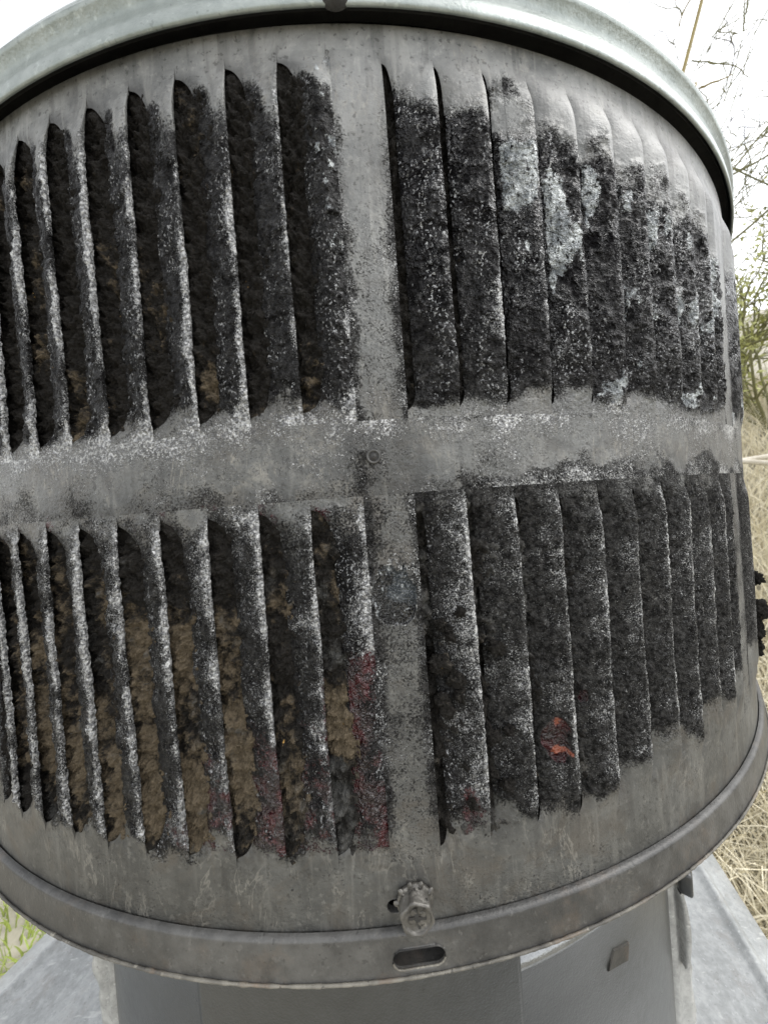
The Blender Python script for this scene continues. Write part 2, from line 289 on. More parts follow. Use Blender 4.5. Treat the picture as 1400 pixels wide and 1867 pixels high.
def height_shade(a, z):
    g = np.interp(z, [-.39, -.33, -.2, -.05, .05, .12, .25, .36, .47], [.95, .86, .74, .66, .56, .46, .36, .26, .16])  # painted shade: less light low on the drum, broken up by noise
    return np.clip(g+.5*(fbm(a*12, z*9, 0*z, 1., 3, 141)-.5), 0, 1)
def c3(a, z, darken=None):
    g = height_shade(a, z)+0*a; f = np.clip(darken, 0, 1)+0*g if darken is not None else 0*g
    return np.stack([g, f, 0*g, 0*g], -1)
def panel_fields(a, z, u, row, right, k):
    """soot, resin, flake, wet, tan, warm_glow, grain on blades (all 0..1). Stains with shapes of their own; sparkle and warm light painted in."""
    n = fbm(a*30, z*30, 0*z, 1., 4, 11)-.5
    n2 = fbm(a*90, z*90, 0*z, 1., 4, 23)-.5
    nf = fbm(a*34+k*7.7, z*22+k*3.1, 0*z, 1., 4, 27)-.5       # differs from blade to blade
    nk = float(vn(np.array(k*1.7), np.array(3.3), np.array(.5), 17))-.5
    nz = fbm(0*a+k*2.3, z*14, 0*z, 1., 3, 29)-.5                # varies along each blade
    resin = flake = tan = warm_glow = 0*z
    if row == 'up':
        if right:
            zc = np.interp(a, [.04, .10, .2, .3, .4, .52], [.400, .380, .362, .342, .326, .312])-.030*u*(a < .16)
            soot = sm(.03, -.03, z-zc+n*.09+nz*.05)
            soot = soot*(.80+.2*sm(.09, .13, z))
            flake = .95*sm(.14, .22, z)*sm(.0, .03, zc-z)*sm(.05, .2, a)*np.clip(.20+2.8*nf+1.2*nz+.4*sm(.25, .31, z), 0, 1)*sm(.0, .15, u)*(1-.5*sm(.85, 1, u))
            flake = np.maximum(flake, .85*sm(.07, .0, np.abs(z-.108))*sm(.16, .26, a)*np.clip(.12+2.5*n+1.5*n2, 0, 1))
            wet = .9-.45*sm(.2, .1, z)+n
            grain = -.12+2.2*n+1.4*nz+.55*sm(.84, 1., u)*(.7+2.5*nz)*sm(.0, .05, z-.1)-.25*sm(.5, .2, u)*sm(.12, .05, a)
            grain = grain+.35*sm(.105, .082, z)
            grain = grain*sm(-.01, .03, zc-z)
        else:
            clean = sm(.31, .395, z+n*.06)*sm(.30, .72, u)+sm(.378, .405, z+n*.03)
            soot = 1-1.0*np.clip(clean, 0, 1)+n*.3-.3*sm(.11, .08, z)*sm(.15, .7, u)
            wet = .55
            grain = (-.30+.85*u**2.2+.62*sm(.72, 1., u)*(.8+1.6*nz)+1.9*n+.9*nz+.1*nk)*sm(.415, .35, z)+.4*sm(.125, .085, z)*sm(.1, .7, u)
            last = sm(-.06, -.05, a)
            soot = soot+last*.4*sm(.395, .37, z)*(1-sm(.90, 1., u))
            flake = .8*last*np.clip(.35+2.2*n+1.5*n2, 0, 1)*sm(.25, .5, u)*sm(.12, .2, z)
            grain = np.where(last > 0, .12+1.8*n+.5*sm(.75, .98, u), grain)
            grain = grain*(1-last*sm(.35, .37, z)*sm(.7, .4, u))
    else:
        if right:
            zb = -.292+.026*sm(.22, .5, a)-.008*u
            soot = .80+n*.35+.25*n2
            soot = soot*sm(zb-.018, zb+.022, z+n*.06)+.08
            soot = soot+.25*sm(.0, .03, z+.04)*sm(.5, .2, u)-.2*sm(-.03, .01, z)
            wet = .12+.3*sm(.1, .05, a)+.5*sm(.145, .10, a)*sm(-.2, -.26, z)
            grain = (.14+.40*u+.60*n+.35*n2+.32*sm(.86, 1., u)*(.7+2*nz)-.22*sm(-.05, -.02, z)*sm(.6, .2, u)+.18*sm(.15, .05, a)+.1*nk)*sm(zb-.02, zb+.02, z)
            resin = .62*sm(.105, .07, a)*sm(-.245, -.285, z)*sm(-.318, -.306, z)*sm(.15, .5, u)
            # the broken hole with red resin behind it
            d = np.sqrt(((a-.1675-.018*n)/.0125)**2+((z+.243-.02*n)/.026)**2)+n*.6; hole = sm(1.06, .96, d)
            d2 = np.sqrt(((a-.205)/.0055)**2+((z+.207)/.008)**2)+n; hole2 = sm(1.05, .9, d2)
            resin = np.maximum(resin, np.maximum(hole*.75, hole2)); soot = np.maximum(soot, np.maximum(hole, hole2))
            grain = grain*(1-np.maximum(hole, hole2))
            warm_glow = np.maximum(sm(1.1, .8, np.hypot((a-.1715)/.0034, (z+.2265)/.0042)+2.5*n2), sm(1.1, .8, np.hypot((a-.1725-.4*(z+.2545))/.0052, (z+.2545)/.0024)+2.5*n2))
            d3 = np.maximum(np.abs(a-.2415)/.008, np.abs(z+.193)/.016)+n; soot = soot+sm(1.05, .95, d3)*.4; grain = grain*(1-sm(1.1, .9, d3))
        else:
            bot = sm(-.290, -.320, z+n*.05)
            top = sm(-.045, -.002, z)
            soot = .82+n*.4-.25*top-.75*bot
            wet = .35+.4*sm(-.15, -.22, z)
            grain = (.14+.46*u**1.4+.38*sm(.76, 1., u)*(.8+1.8*nz)+1.3*n+.4*n2+.1*nk)*sm(-.322, -.300, z)+.12*top
            resin = (.56*sm(-.12, -.25, z)*sm(-.36, -.10, a)+.42*sm(-.035, -.005, z)*sm(.55, .1, u))*(.45+1.3*n+.25+.8*nz)*sm(-.320, -.304, z)
            last = sm(-.06, -.05, a); resin = np.maximum(resin, last*.62*sm(-.10, -.17, z)*(.85+1.8*n)*sm(-.320, -.308, z)*sm(.05, .2, u))
            grain = grain-last*.2*sm(-.1, -.15, z); wet = np.maximum(wet, last*.9)
    z0, z1 = ROWS[row]
    if row == 'up':
        ef = sm(.0, .020, z-z0+n*.05-.004); soot = soot*ef+(1-ef)*.30; grain = grain*(.5+.5*ef)+(1-ef)*.46+.25*sm(.03, .012, z-z0)*(0 if right else 1); flake = flake*ef
    else:
        ef = sm(.0, .016, z1-z+n*.04)
        soot = soot*ef+(1-ef)*((.80 if right else .42)+n); grain = grain*ef+(1-ef)*.35
    return [np.clip(v+0*z, 0, 1) for v in (soot, resin, flake, wet, tan, warm_glow, grain)]

def blade(k, j, row, A0, parent):
    z0, z1 = ROWS[row]; right = j >= 2
    dense = j in (1, 2)
    a0 = A0+k*PITCH
    nz, nu = (250, 38) if dense else (110, 12)
    if dense and row == 'up': nz = 260
    z = np.linspace(z0, z1, nz)[:, None]*np.ones((1, nu)); u = np.linspace(0, 1, nu)[None, :]*np.ones((nz, 1))
    def rnd(t): t = np.clip(t, 0, 1); return np.sqrt(np.maximum(1-(1-t)**2, 0))
    wz = .004*(vn(np.array(k*1.37+j), np.array(.5), np.array(2.5), 77)-.5)*2                       # no two ends quite alike
    e = np.minimum(sm(.0, .044, z1-z), sm(.0, .038, z-z0))                                 # the sheet sinks in gently ...
    es = np.minimum(rnd((z1-.011-z+wz)/.030), rnd((z-z0-.009-wz)/.024))  # ... and the slit opens round-ended
    jit = .004*(fbm(z*0+k+13*j, z*9, z*0+(7 if row == 'up' else 2), 1., 3, 51)-.5)
    u0 = .36 if not right else .20
    din, dout = .0065, .0055
    if right: din, dout = .0075, .0060
    do = dout*(1-sm(.55, 1., u)) if k == NB_-1 else dout
    ul = u0*es
    a = a0+PITCH*(ul+(1-ul)*u)+(jit*sm(0, .03, z1-z)*sm(0, .03, z-z0)*u if k < NB_-1 else 0)
    h = -din+(din+do)*np.sin(u*math.pi/2)**.9 if k == NB_-1 else -din+(din+do)*u**.75-.0016*np.clip((u-.82)/.18, 0, 1)**2
    r = RAD(a, z)+e*h
    soot, resin, flake, wet, tan, warm_glow, grain = panel_fields(a, z, u, row, right, k+10*j)
    tan = tan+.3
    edgefix = sm(0, .02, z1-z)*sm(0, .015, z-z0)
    if dense:
        g = np.clip(soot*1.3, 0, 1)*edgefix
        if k == NB_-1: g = g*(1-.9*sm(.9, 1., u))
        rough = .0036*(fbm(a*260, z*260, z*0+k, 1., 2, 61)-.45)+.0052*(fbm(a*70, z*70, z*0, 1., 3, 71)-.5)
        if right and row == 'lo': rough = rough*1.1+.004*(fbm(a*40, z*28, z*0, 1., 4, 81)-.5)
        rough = rough*(.7 if right and row == 'lo' else 1)
        r = r+g*rough*(1-.6*sm(.8, 1., u))
        r = r+flake*.002*edgefix-resin*.0018*edgefix
        r = r+.0012*grain*edgefix*(fbm(a*420, z*420, z*0, 1., 1, 19)-.3)
        if right and row == 'lo': r = r-sm(.5, .74, resin)*sm(.14, .15, a)*.007
        a = a+g*.0014*(fbm(a*300, z*300, z*0+5, 1., 2, 91)-.5)*sm(.4, 1, u)
    P = cylp(a, r, z)
    c1 = np.stack([soot, resin, flake, wet], -1); c2 = np.stack([tan+0*z, 0*z, warm_glow, grain], -1); 
    fl = .75*sm(.055, .012, z1-z)*sm(.62, .05, u)*sm(0, .012, z1-z)*(.55 if right and row == 'up' else 1)+.35*sm(.06, .01, z-z0)*sm(.6, .1, u)*sm(0, .01, z-z0)  # darker at the slot ends, towards the sunken side of each blade
    fl = fl+(.30*sm(-.285, -.315, z) if row == 'lo' else .25)*(fbm(a*22, z*16, 0*z, 1., 3, 57))
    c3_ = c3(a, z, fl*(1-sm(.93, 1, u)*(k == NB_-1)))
    if k < NB_-1:                     # the cut edge turns in by the thickness of the sheet
        dp = np.maximum(.0040*e, (din+dout+.001)*e*(1-es))[:, -1:]
        add = [cylp(a[:, -1:]+.0005, r[:, -1:]-.0012*e[:, -1:], z[:, -1:]), cylp(a[:, -1:]-.0003, r[:, -1:]-dp, z[:, -1:])]
        P = np.concatenate([P]+add, 1); c1 = np.concatenate([c1, c1[:, -1:], c1[:, -1:]], 1); c2 = np.concatenate([c2, c2[:, -1:], c2[:, -1:]], 1); c3_ = np.concatenate([c3_, c3_[:, -1:], c3_[:, -1:]], 1)
    nr, nc = P.shape[:2]
    return mk('louver_blade', P.reshape(-1, 3), gridfaces(nr, nc), M_SHEET, parent, {'cond': c1.reshape(-1, 4), 'cond2': c2.reshape(-1, 4), 'cond3': c3_.reshape(-1, 4)})

cap = tag(empty('chimney_cap', (0, 0, Z_BOT)), 'round louvered metal chimney cap clogged with black soot and creosote', 'chimney cap')

for j, A0 in enumerate(PANELS):
    for row in ROWS:
        for k in range(NB_):
            blade(k, j, row, A0, cap)

# ---- the sheet between the panels: front strip, bands, back
def sheet(name, a, z, m, soot, parent, tan=None, chip=None, disp=None, grain=None, resin=None, darken=None):
    A, Z = np.meshgrid(a, z); r = RAD(A, Z)
    s = soot(A, Z); t = tan(A, Z) if tan else 0*Z; ch = chip(A, Z) if chip else 0*Z
    if disp: r = r+disp(A, Z, s, ch)
    gn = grain(A, Z) if grain else 0*Z; rs = resin(A, Z) if resin else 0*Z
    c1 = np.stack([s, rs+0*Z, 0*Z, .15+0*Z], -1); c2 = np.stack([t+0*Z, ch, 0*Z, gn], -1)
    return mk(name, cylp(A, r, Z).reshape(-1, 3), gridfaces(len(z), len(a)), m, parent, {'cond': np.clip(c1, 0, 1).reshape(-1, 4), 'cond2': np.clip(c2, 0, 1).reshape(-1, 4), 'cond3': c3(A, Z, darken(A, Z) if darken else None).reshape(-1, 4)})
def N(a, z, s, seed, o=4): return fbm(a*s, z*s, 0*z, 1., o, seed)-.5
def chip_mask(a, z):
    w1, w2 = N(a, z, 90, 301), N(a, z, 35, 305)
    d = np.sqrt(((a-.0225+.12*(z+.08)*.0-.012*w2*2)/.0145)**2+((z+.083)/.029)**2)+w1*.9+w2*.9
    d2 = np.sqrt(((a+.005)/.0042)**2+((z+.0575)/.0052)**2)+w1*1.6
    return np.maximum(sm(1.08, .93, d), sm(1.1, .92, d2))
def strip_soot(a, z):
    s = .06+.26*sm(.33, .22, z)+.16*sm(.12, .0, z)-.06*sm(-.12, -.2, z)-.16*sm(-.24, -.28, z)
    edge = np.minimum(np.abs(a+.0049), np.abs(a-.0418))
    s = s+.42*sm(.011, .0, edge+N(a, z, 60, 211)*.012)*sm(.40, .33, z)*sm(-.315, -.28, z)
    return s+N(a, z, 30, 221)*.5
def strip_disp(a, z, s, ch): return -.0030*ch+.0016*4*ch*(1-ch)+.0012*np.clip(s*1.5-.4, 0, 1)*(fbm(a*260, z*260, 0*z, 1., 2, 61)-.5)*sm(0, .004, a+.0049)*sm(0, .004, .0418-a)
def strip_grain(a, z): return (.30+.8*N(a, z, 40, 225)+.2*sm(.012, 0, np.minimum(np.abs(a+.0049), np.abs(a-.0418))))*sm(.36, .28, z)*sm(-.31, -.22, z)
def strip_tan(a, z): return 5*chip_mask(a, z)*(1-chip_mask(a, z))*(.6+1.5*N(a, z, 120, 305)*2)+.55*sm(.3, .40, z)+.5*sm(.1, .05, np.abs(z-.05))+.35*sm(-.25, -.3, z)
for j in (0, 1, 2):
    s1 = PANELS[j]+PERIOD; s0 = s1-.0467; front = j == 1
    for (zz0, zz1) in ((ROWS['lo'][0], ROWS['lo'][1]), (ROWS['up'][0], ROWS['up'][1])):
        a = np.linspace(s0, s1, 52 if front else 14); z = np.linspace(zz0, zz1, 380 if front else 60)
        off = PERIOD*(j-1)
        A, Z = np.meshgrid(a, z)
        o = sheet('drum_strip', a, z, M_SHEET, (lambda A, Z: strip_soot(A-off, Z)), cap, (lambda A, Z: strip_tan(A, Z)),
                  chip_mask if front else None, strip_disp if front else None, lambda A, Z: np.maximum(strip_grain(A-off, Z)*(1-(chip_mask(A, Z) if front else 0)), (1.1*sm(.0, .25, chip_mask(A, Z))*sm(.75, .35, chip_mask(A, Z)) if front else 0)), None, lambda A, Z: .10+.5*np.clip(N(A, Z, 14, 471)+.12*sm(.3, .0, Z), 0, 1)+.25*sm(.012, 0, np.minimum(np.abs(A-off+.0049), np.abs(A-off-.0418))))
        # cut edge of the strip beside the first slot
        ze = np.linspace(zz0+.004, zz1-.004, 60); ae = np.full(60, s1)
        P = np.stack([cylp(ae, RAD(ae, ze), ze), cylp(ae+.0003, RAD(ae, ze)-.002, ze), cylp(ae-.0006, RAD(ae, ze)-.0055, ze)], 1)
        c = np.tile(np.array([.55, 0, 0, .3], np.float32), (180, 1)); c2 = np.zeros((180, 4))
        c2[:, 3] = .6; mk('strip_edge', P.reshape(-1, 3), gridfaces(60, 3), M_SHEET, o, {'cond': c, 'cond2': c2, 'cond3': c2*0+.3})
def top_soot_shade(a, z): return .04+1.0*sm(.447, .458, z+N(a, z, 60, 403)*.008)*sm(.7, .25, np.abs(a))+N(a, z, 26, 401)*.3  # shade under the lid painted black on the neck, over faint soot
def mid_edge(a, z): return np.where(a > 0, sm(.026, .0, z-.012+N(a, z, 40, 411)*.05)*sm(.0, .05, a-.0418), sm(.024, .0, z-.012+N(a, z, 40, 415)*.05)*.36)
def mid_soot(a, z):
    s = .20+.75*mid_edge(a, z)+.16*sm(.045, .02, np.abs(a-.015))+.35*sm(.010, .0, .08-z+N(a, z, 50, 413)*.04)*sm(.0, .05, a)
    return s+N(a, z, 24, 421)*.7
def mid_tan(a, z): return .55*sm(-.05, -.02, .02-np.abs(z-.045))*sm(-.09, .0, -a-.02)+.35*sm(.0, .06, a-.03)+.16+N(a, z, 12, 425)*.9
def mid_grain(a, z): return .32+.45*sm(.035, .0, .08-z)+.25*mid_edge(a, z)+1.2*N(a, z, 22, 427)
def mid_resin(a, z): return .33*sm(.022, .0, z-.012)*sm(.03, -.05, a)*np.clip(.5+2*N(a, z, 26, 429), 0, 1)
def bot_soot(a, z): return .10+N(a, z, 16, 431)*.75
def bot_tan(a, z): return .42+N(a, z, 6, 441)*.6
aF = np.linspace(PANELS[0], PANELS[3]+PERIOD, 900)
sheet('drum_band', aF, np.linspace(ROWS['up'][1], Z_TOP, 60), M_SHEET, top_soot_shade, cap, lambda a, z: .5*sm(.14, .04, np.abs(a-.2))+.2)
sheet('drum_band', aF, np.linspace(ROWS['lo'][1], ROWS['up'][0], 70), M_BAND, mid_soot, cap, mid_tan,
      None, lambda a, z, s, ch: .0012*np.clip(s*1.5-.4, 0, 1)*(fbm(a*260, z*260, 0*z, 1., 2, 61)-.5)*sm(0, .004, z-.012)*sm(0, .004, .08-z), mid_grain, mid_resin, lambda a, z: .12+.55*sm(.03, .0, z-.012)*np.clip(.6+2.2*N(a, z, 20, 461), 0, 1)+.9*np.clip(N(a, z, 10, 463), 0, 1)+.3*sm(.05, .02, np.abs(a-.018)))
# lower band, with the slotted hole beside the screw cut out of it
def stadium(a, z, ca, cz, hw, hh): return np.hypot(np.maximum(np.abs(a-ca)-(hw-hh), 0), z-cz)-hh
def holed(name, a, z, m, radius, hole, parent, attrs=None):
    A, Z = np.meshgrid(a, z); ca, cz, hw, hh = hole
    for _ in range(3):
        d = stadium(A, Z, *hole); h = 1e-5
        gx = (stadium(A+h, Z, *hole)-d)/h; gz = (stadium(A, Z+h, *hole)-d)/h
        near = np.abs(d) < .0012
        A = np.where(near, A-d*gx, A); Z = np.where(near, Z-d*gz, Z)
    d = stadium(A, Z, *hole)
    F = gridfaces(len(z), len(a)); keep = (d.ravel()[F] > -1e-5).all(1) | (d.ravel()[F].max(1) > .0003)
    F = F[keep]
    P = cylp(A, radius(A, Z), Z).reshape(-1, 3)
    return mk(name, P, F, m, parent, {k: v(A, Z).reshape(-1, 4) for k, v in (attrs or {}).items()})
def stad_loop(hole, n=40):
    ca, cz, hw, hh = hole; pts = []
    for i in range(n):
        t = i/n*2*math.pi; c, s = math.cos(t), math.sin(t)
        pts.append((ca+c*hh+math.copysign(hw-hh, c), cz+s*hh))
    return np.array(pts)
def hole_rim(name, hole, rad0, depth, m, parent):
    L = stad_loop(hole); rows = []
    for dr in (-.0001, -depth*.5, -depth): rows.append(cylp(L[:, 0], rad0+dr, L[:, 1]))
    return mk(name, np.stack(rows, 0).reshape(-1, 3), gridfaces(3, len(L), True)[:, ::-1].copy(), m, parent)
H1 = (.001, -.366, .0125, .0062)
za = np.sort(np.concatenate([np.linspace(ROWS['lo'][0], Z_BOT-.01, 40), np.linspace(-.374, -.358, 16)]))
ab = np.sort(np.concatenate([np.linspace(PANELS[0], PANELS[3]+PERIOD, 500), np.linspace(-.016, .018, 36)]))
holed('drum_band', ab, za, M_BAND, RAD, H1, cap, {
    'cond': lambda A, Z: np.clip(np.stack([bot_soot(A, Z), 0*Z, 0*Z, .1+0*Z], -1), 0, 1),
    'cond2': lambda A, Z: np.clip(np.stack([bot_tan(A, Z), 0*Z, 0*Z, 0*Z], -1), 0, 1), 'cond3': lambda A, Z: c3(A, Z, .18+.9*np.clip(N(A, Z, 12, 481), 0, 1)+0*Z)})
hole_rim('hole_rim', H1, 1.0, .006, M_FLANGE, cap)
ar = np.linspace(PANELS[3]+PERIOD, PANELS[0]+2*math.pi, 120)
sheet('drum_back', ar, np.linspace(Z_BOT-.01, Z_TOP, 30), M_BAND, lambda a, z: .35+0*z, cap, lambda a, z: .3+0*z)
# dark inner wall behind everything
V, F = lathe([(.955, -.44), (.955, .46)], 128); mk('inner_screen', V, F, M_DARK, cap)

# ---- the crust of soot filling the openings
def crust(j, row, A0):
    dense = j in (1, 2); right = j >= 2
    z0, z1 = ROWS[row]
    na, nz = (470, 330) if dense else (150, 100)
    a = np.linspace(A0-.004, A0+NB_*PITCH-.02, na); z = np.linspace(z0+.004, z1-.006, nz)
    A, Z = np.meshgrid(a, z); zz = 0*Z
    e = sm(0, .03, Z-z0)*sm(0, .04, z1-Z)
    # clumps that hang in little ledges
    wl = worley(A+.004*(vn(A*90, Z*90, zz, 5)-.5), Z+.006*(vn(A*80, Z*60, zz, 6)-.5), 78, 3)
    wl2 = worley(A, Z, 300, 9)
    f1 = fbm(A*34, Z*24, zz, 1., 4, 15)-.5; f2 = fbm(A*150, Z*150, zz, 1., 3, 25)-.5
    base = (-.0060 if row == 'lo' else -.0070) if not right else (-.0112 if row == 'lo' else -.0115)
    d = base+.012*f1-.0095*(wl-.3)-.0040*(wl2-.3)+.0065*f2+.001
    if right and row == 'lo':
        first = sm(.15, .09, A)
        d = d+.0035-first*.001+first*.030*(fbm(A*45, Z*45, zz, 1., 4, 35)-.50)
    if not right: d = d+.002*sm(-.45, -.2, A)
    r = 1.0+d*(.30+.70*e)-.0008*(1-e)-.006*sm(.36, .43, Z)
    if right and row == 'lo': r = r-.025*sm(1.5, 1., np.hypot((A-.166)/.016, (Z+.243)/.034))-.02*sm(1.5, 1., np.hypot((A-.241)/.01, (Z+.193)/.018))-.02*sm(1.6, 1., np.hypot((A-.205)/.008, (Z+.207)/.011))
    k = fbm(A*22, Z*16, zz, 1., 4, 45)
    brown = (.08+.47*sm(.0, -.18, Z) if row == 'lo' else -.16+.25*sm(.25, .10, Z)) + (k-.5)*2.0
    if right: brown = brown*.35
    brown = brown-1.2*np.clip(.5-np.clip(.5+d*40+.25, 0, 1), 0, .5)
    if not right: brown = brown*sm(-.52, -.36, A) + .1*(k-.5)
    grey = (.35+.5*(k-.5)+.25*f1*2)*(1 if (right and row == 'lo') else .25 if not right else .35)
    if not right and row == 'lo': grey = .06+1.1*(fbm(A*40, Z*30, zz, 1., 4, 47)-.5)+.45*sm(-.22, -.28, Z)*sm(-.15, -.05, A)+.1
    wet = .7*(row == 'up')+.1
    c = np.stack([brown, grey, .5+zz, wet+zz], -1)
    V, F, cc = cylp(A, r, Z).reshape(-1, 3), gridfaces(nz, na), np.clip(c, 0, 1).reshape(-1, 4)
    if dense:                          # short furry needles standing off the crust
        rg = np.random.RandomState(100+j*2+(row == 'up')); nn = 8000 if (right and row == 'up') else 9000 if right else 15000
        ii = rg.randint(2, nz-2, nn); jj = rg.randint(2, na-2, nn)
        aa, zz_, r0 = A[ii, jj], Z[ii, jj], r[ii, jj]
        ln = (.0014+.0032*rg.rand(nn)**2)*e[ii, jj]; da = rg.normal(-.2, .7, nn)*ln; dz = rg.normal(-.25, .7, nn)*ln; dr = ln*(.35+.5*rg.rand(nn))
        w_ = .00028+.00025*rg.rand(nn); cw, sw = np.cos(rg.rand(nn)*6.28)*w_, np.sin(rg.rand(nn)*6.28)*w_
        Q = np.stack([cylp(aa-cw, r0-.0006, zz_-sw), cylp(aa+cw, r0-.0006, zz_+sw), cylp(aa+da*.5+cw*.7, r0+dr*.6, zz_+dz*.4+sw*.7), cylp(aa+da, r0+dr, zz_+dz)], 1)
        qc = np.repeat(cc.reshape(nz, na, 4)[ii, jj][:, None, :], 4, 1).reshape(-1, 4); qc[:, 1] = np.clip(qc[:, 1]+.2*np.repeat(rg.rand(nn), 4), 0, 1)
        F = np.concatenate([F, (np.arange(nn)[:, None]*4+np.array([[0, 1, 2, 3]]))+len(V)]); V = np.concatenate([V, Q.reshape(-1, 3)]); cc = np.concatenate([cc, qc])
    o = mk('soot_crust', V, F, M_CRUST, cap, {'cond': cc})
    o['kind'] = 'stuff'
for j, A0 in enumerate(PANELS):
    for row in ROWS: crust(j, row, A0)

# ---- base flange with slot, hem
H2 = (.014, -.4045, .0236, .0086)
def fr(a, z):
    t = np.clip((-.383-z)/.035, 0, 1)
    return 1.0012+.0055*np.sqrt(np.clip(1-(1-np.clip(t/.09, 0, 1))**2, 0, 1))+.0035*t+.0007*(fbm(a*9, z*9, 0*z, 1., 2, 71)-.5)
zf = np.sort(np.concatenate([-.383-.035*np.linspace(0, 1, 26)**1.6, np.linspace(-.415, -.3935, 24)]))
af = np.sort(np.concatenate([np.linspace(-1.6, 1.6, 500), np.linspace(-.012, .04, 50)]))
flange = holed('base_flange', af, zf, M_FLANGE, fr, H2, cap)
hole_rim('slot_rim', H2, 1.0096, .0030, M_FLANGE, flange)
L = stad_loop(H2, 60)
V, F = tube(np.concatenate([cylp(L[31:59, 0], 1.0092, L[31:59, 1]-.0002)]), np.full(28, .0007)*(1+.5*np.random.RandomState(3).rand(28)), 6)
mk('slot_lip', V, F, M_HEM, flange)
ah = np.linspace(-1.6, 1.6, 1400); rg = np.random.RandomState(5)
bump = .0010*(fbm(ah*160, 0*ah, 0*ah, 1., 3, 83)-.5)
P = []
for t in np.linspace(0, 2*math.pi, 9)[:-1]:
    P.append(cylp(ah, 1.0114+(.0013+bump)*math.cos(t), -.4180+(.0013+bump)*math.sin(t)))
mk('flange_hem', np.stack(P, 1).reshape(-1, 3), gridfaces(len(ah), 8, True), M_HEM, flange)
V, F = lathe([(.90, -.412), (.99, -.4165), (1.0105, -.4195)], 200); mk('flange_floor', V, F, M_FLANGE, flange)
a2 = np.linspace(1.6, 2*math.pi-1.6, 120); zz = np.linspace(-.383, -.418, 6)
A, Z = np.meshgrid(a2, zz); mk('flange_back', cylp(A, fr(A, Z), Z).reshape(-1, 3), gridfaces(6, 120), M_FLANGE, flange)
V, F = lathe([(.990, -.43), (.990, -.383)], 160, -1.2, 1.2); mk('inner_collar', V, F, M_FLANGE, flange)

# ---- lid
lid_prof = [(.6, .462), (.985, .462), (1.0065, .458), (1.0085, .445), (1.0095, .4275), (1.0105, .4255), (1.0125, .4255), (1.0132, .429), (1.0124, .438), (1.0085, .4475), (1.0072, .454),
            (1.0080, .460), (1.0128, .4645), (1.0146, .4675), (1.0136, .4705), (1.0085, .4725), (1.0040, .475), (1.0035, .481), (1.0055, .4865), (1.0045, .4905), (.996, .495), (.96, .502), (.7, .55), (.35, .60), (.01, .63)]
lid_prof = [(r_-.0055, z_+.0065) for r_, z_ in lid_prof]
V, F = lathe(lid_prof, 420)
rr = np.hypot(V[:, 0], V[:, 1]); an = np.arctan2(V[:, 0], -V[:, 1])
V[:, 2] += .0008*(fbm(an*30, 0*an, 0*an, 1., 3, 91)-.5)*(rr > .99)
V[:, 2] += .0075+.012*V[:, 0]                               # the lid sits slightly askew
lid = mk('lid', V, F, M_LID, cap)
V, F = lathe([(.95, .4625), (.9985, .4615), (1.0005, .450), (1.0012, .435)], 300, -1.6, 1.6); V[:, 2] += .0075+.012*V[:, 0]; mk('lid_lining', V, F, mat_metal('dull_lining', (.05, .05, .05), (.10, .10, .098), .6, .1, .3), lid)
# bolt on the lid's rim
def dome(c, nrm, r, h, n=20, k=6):
    nrm = np.array(nrm, float)/np.linalg.norm(nrm); up = np.array([0, 0, 1.]); x = np.cross(up, nrm); x /= np.linalg.norm(x); y = np.cross(nrm, x)
    rows = []
    for t in np.linspace(0, math.pi/2, k):
        rr = r*math.cos(t); hh = h*math.sin(t)
        an = np.arange(n)*2*math.pi/n
        rows.append(np.array(c)+hh*nrm+rr*(np.cos(an)[:, None]*x+np.sin(an)[:, None]*y))
    return np.stack(rows).reshape(-1, 3), gridfaces(k, n, True)
V, F = dome((.004, -1.005, .449), (0, -1, 0), .0135, .010); mk('lid_bolt', V, F, M_DARK, lid)

# ---- pop rivet at the middle of the front strip
parts = []
ca, cz = .0075, .047; n = 28
an = np.arange(n)*2*math.pi/n
rows = []
for rr, hh in ((.0068, .0000), (.0066, .0012), (.0058, .0019), (.0048, .0016), (.0042, .0002)):
    rows.append(cylp(ca+rr*np.cos(an), 1.0+hh, cz+rr*np.sin(an)))
mk('rivet_ring', np.stack(rows).reshape(-1, 3), gridfaces(5, n, True), M_FLANGE, cap)
rows = [cylp(ca+rr*np.cos(an), 1.0+hh, cz+rr*np.sin(an)) for rr, hh in ((.0044, .0006), (.0028, .0009), (.0022, .0016), (.0004, .0018))]
mk('rivet_pin', np.stack(rows).reshape(-1, 3), gridfaces(4, n, True), M_DARK, cap)

# ---- hex screw with toothed washer
scr = empty('screw'); scr.parent = cap; scr.location = (0, 0, -cap.location.z); 
SA, SZ = .0145, -.361
def ring_pts(prof, n=48, ang=0.0, hexmask=()):
    rows = []
    for i, (r, h) in enumerate(prof):
        an = np.arange(n)*2*math.pi/n
        rr = np.full(n, r)
        if i in hexmask:
            t = (an+ang) % (math.pi/3)-math.pi/6; rr = r*np.cos(math.pi/6)/np.cos(t)*1.06
        rows.append(np.stack([SA+rr*np.cos(an), np.full(n, -1-h), SZ+rr*np.sin(an)], -1))
    return np.stack(rows).reshape(-1, 3), gridfaces(len(prof), n, True)
V, F = ring_pts([(.0150, .0015), (.0152, .0035), (.0150, .0055), (.0155, .0148), (.0148, .0165), (.0128, .0168), (.0122, .0150), (.0118, .0142), (.0008, .0146)], 48, .3, (2, 3, 4))
V += .0012*np.stack([fbm(V[:, 0]*300, V[:, 1]*300, V[:, 2]*300, 1., 3, 5+q)-.5 for q in range(3)], 1); head = mk('screw_head', V, F, M_SCREW, scr)
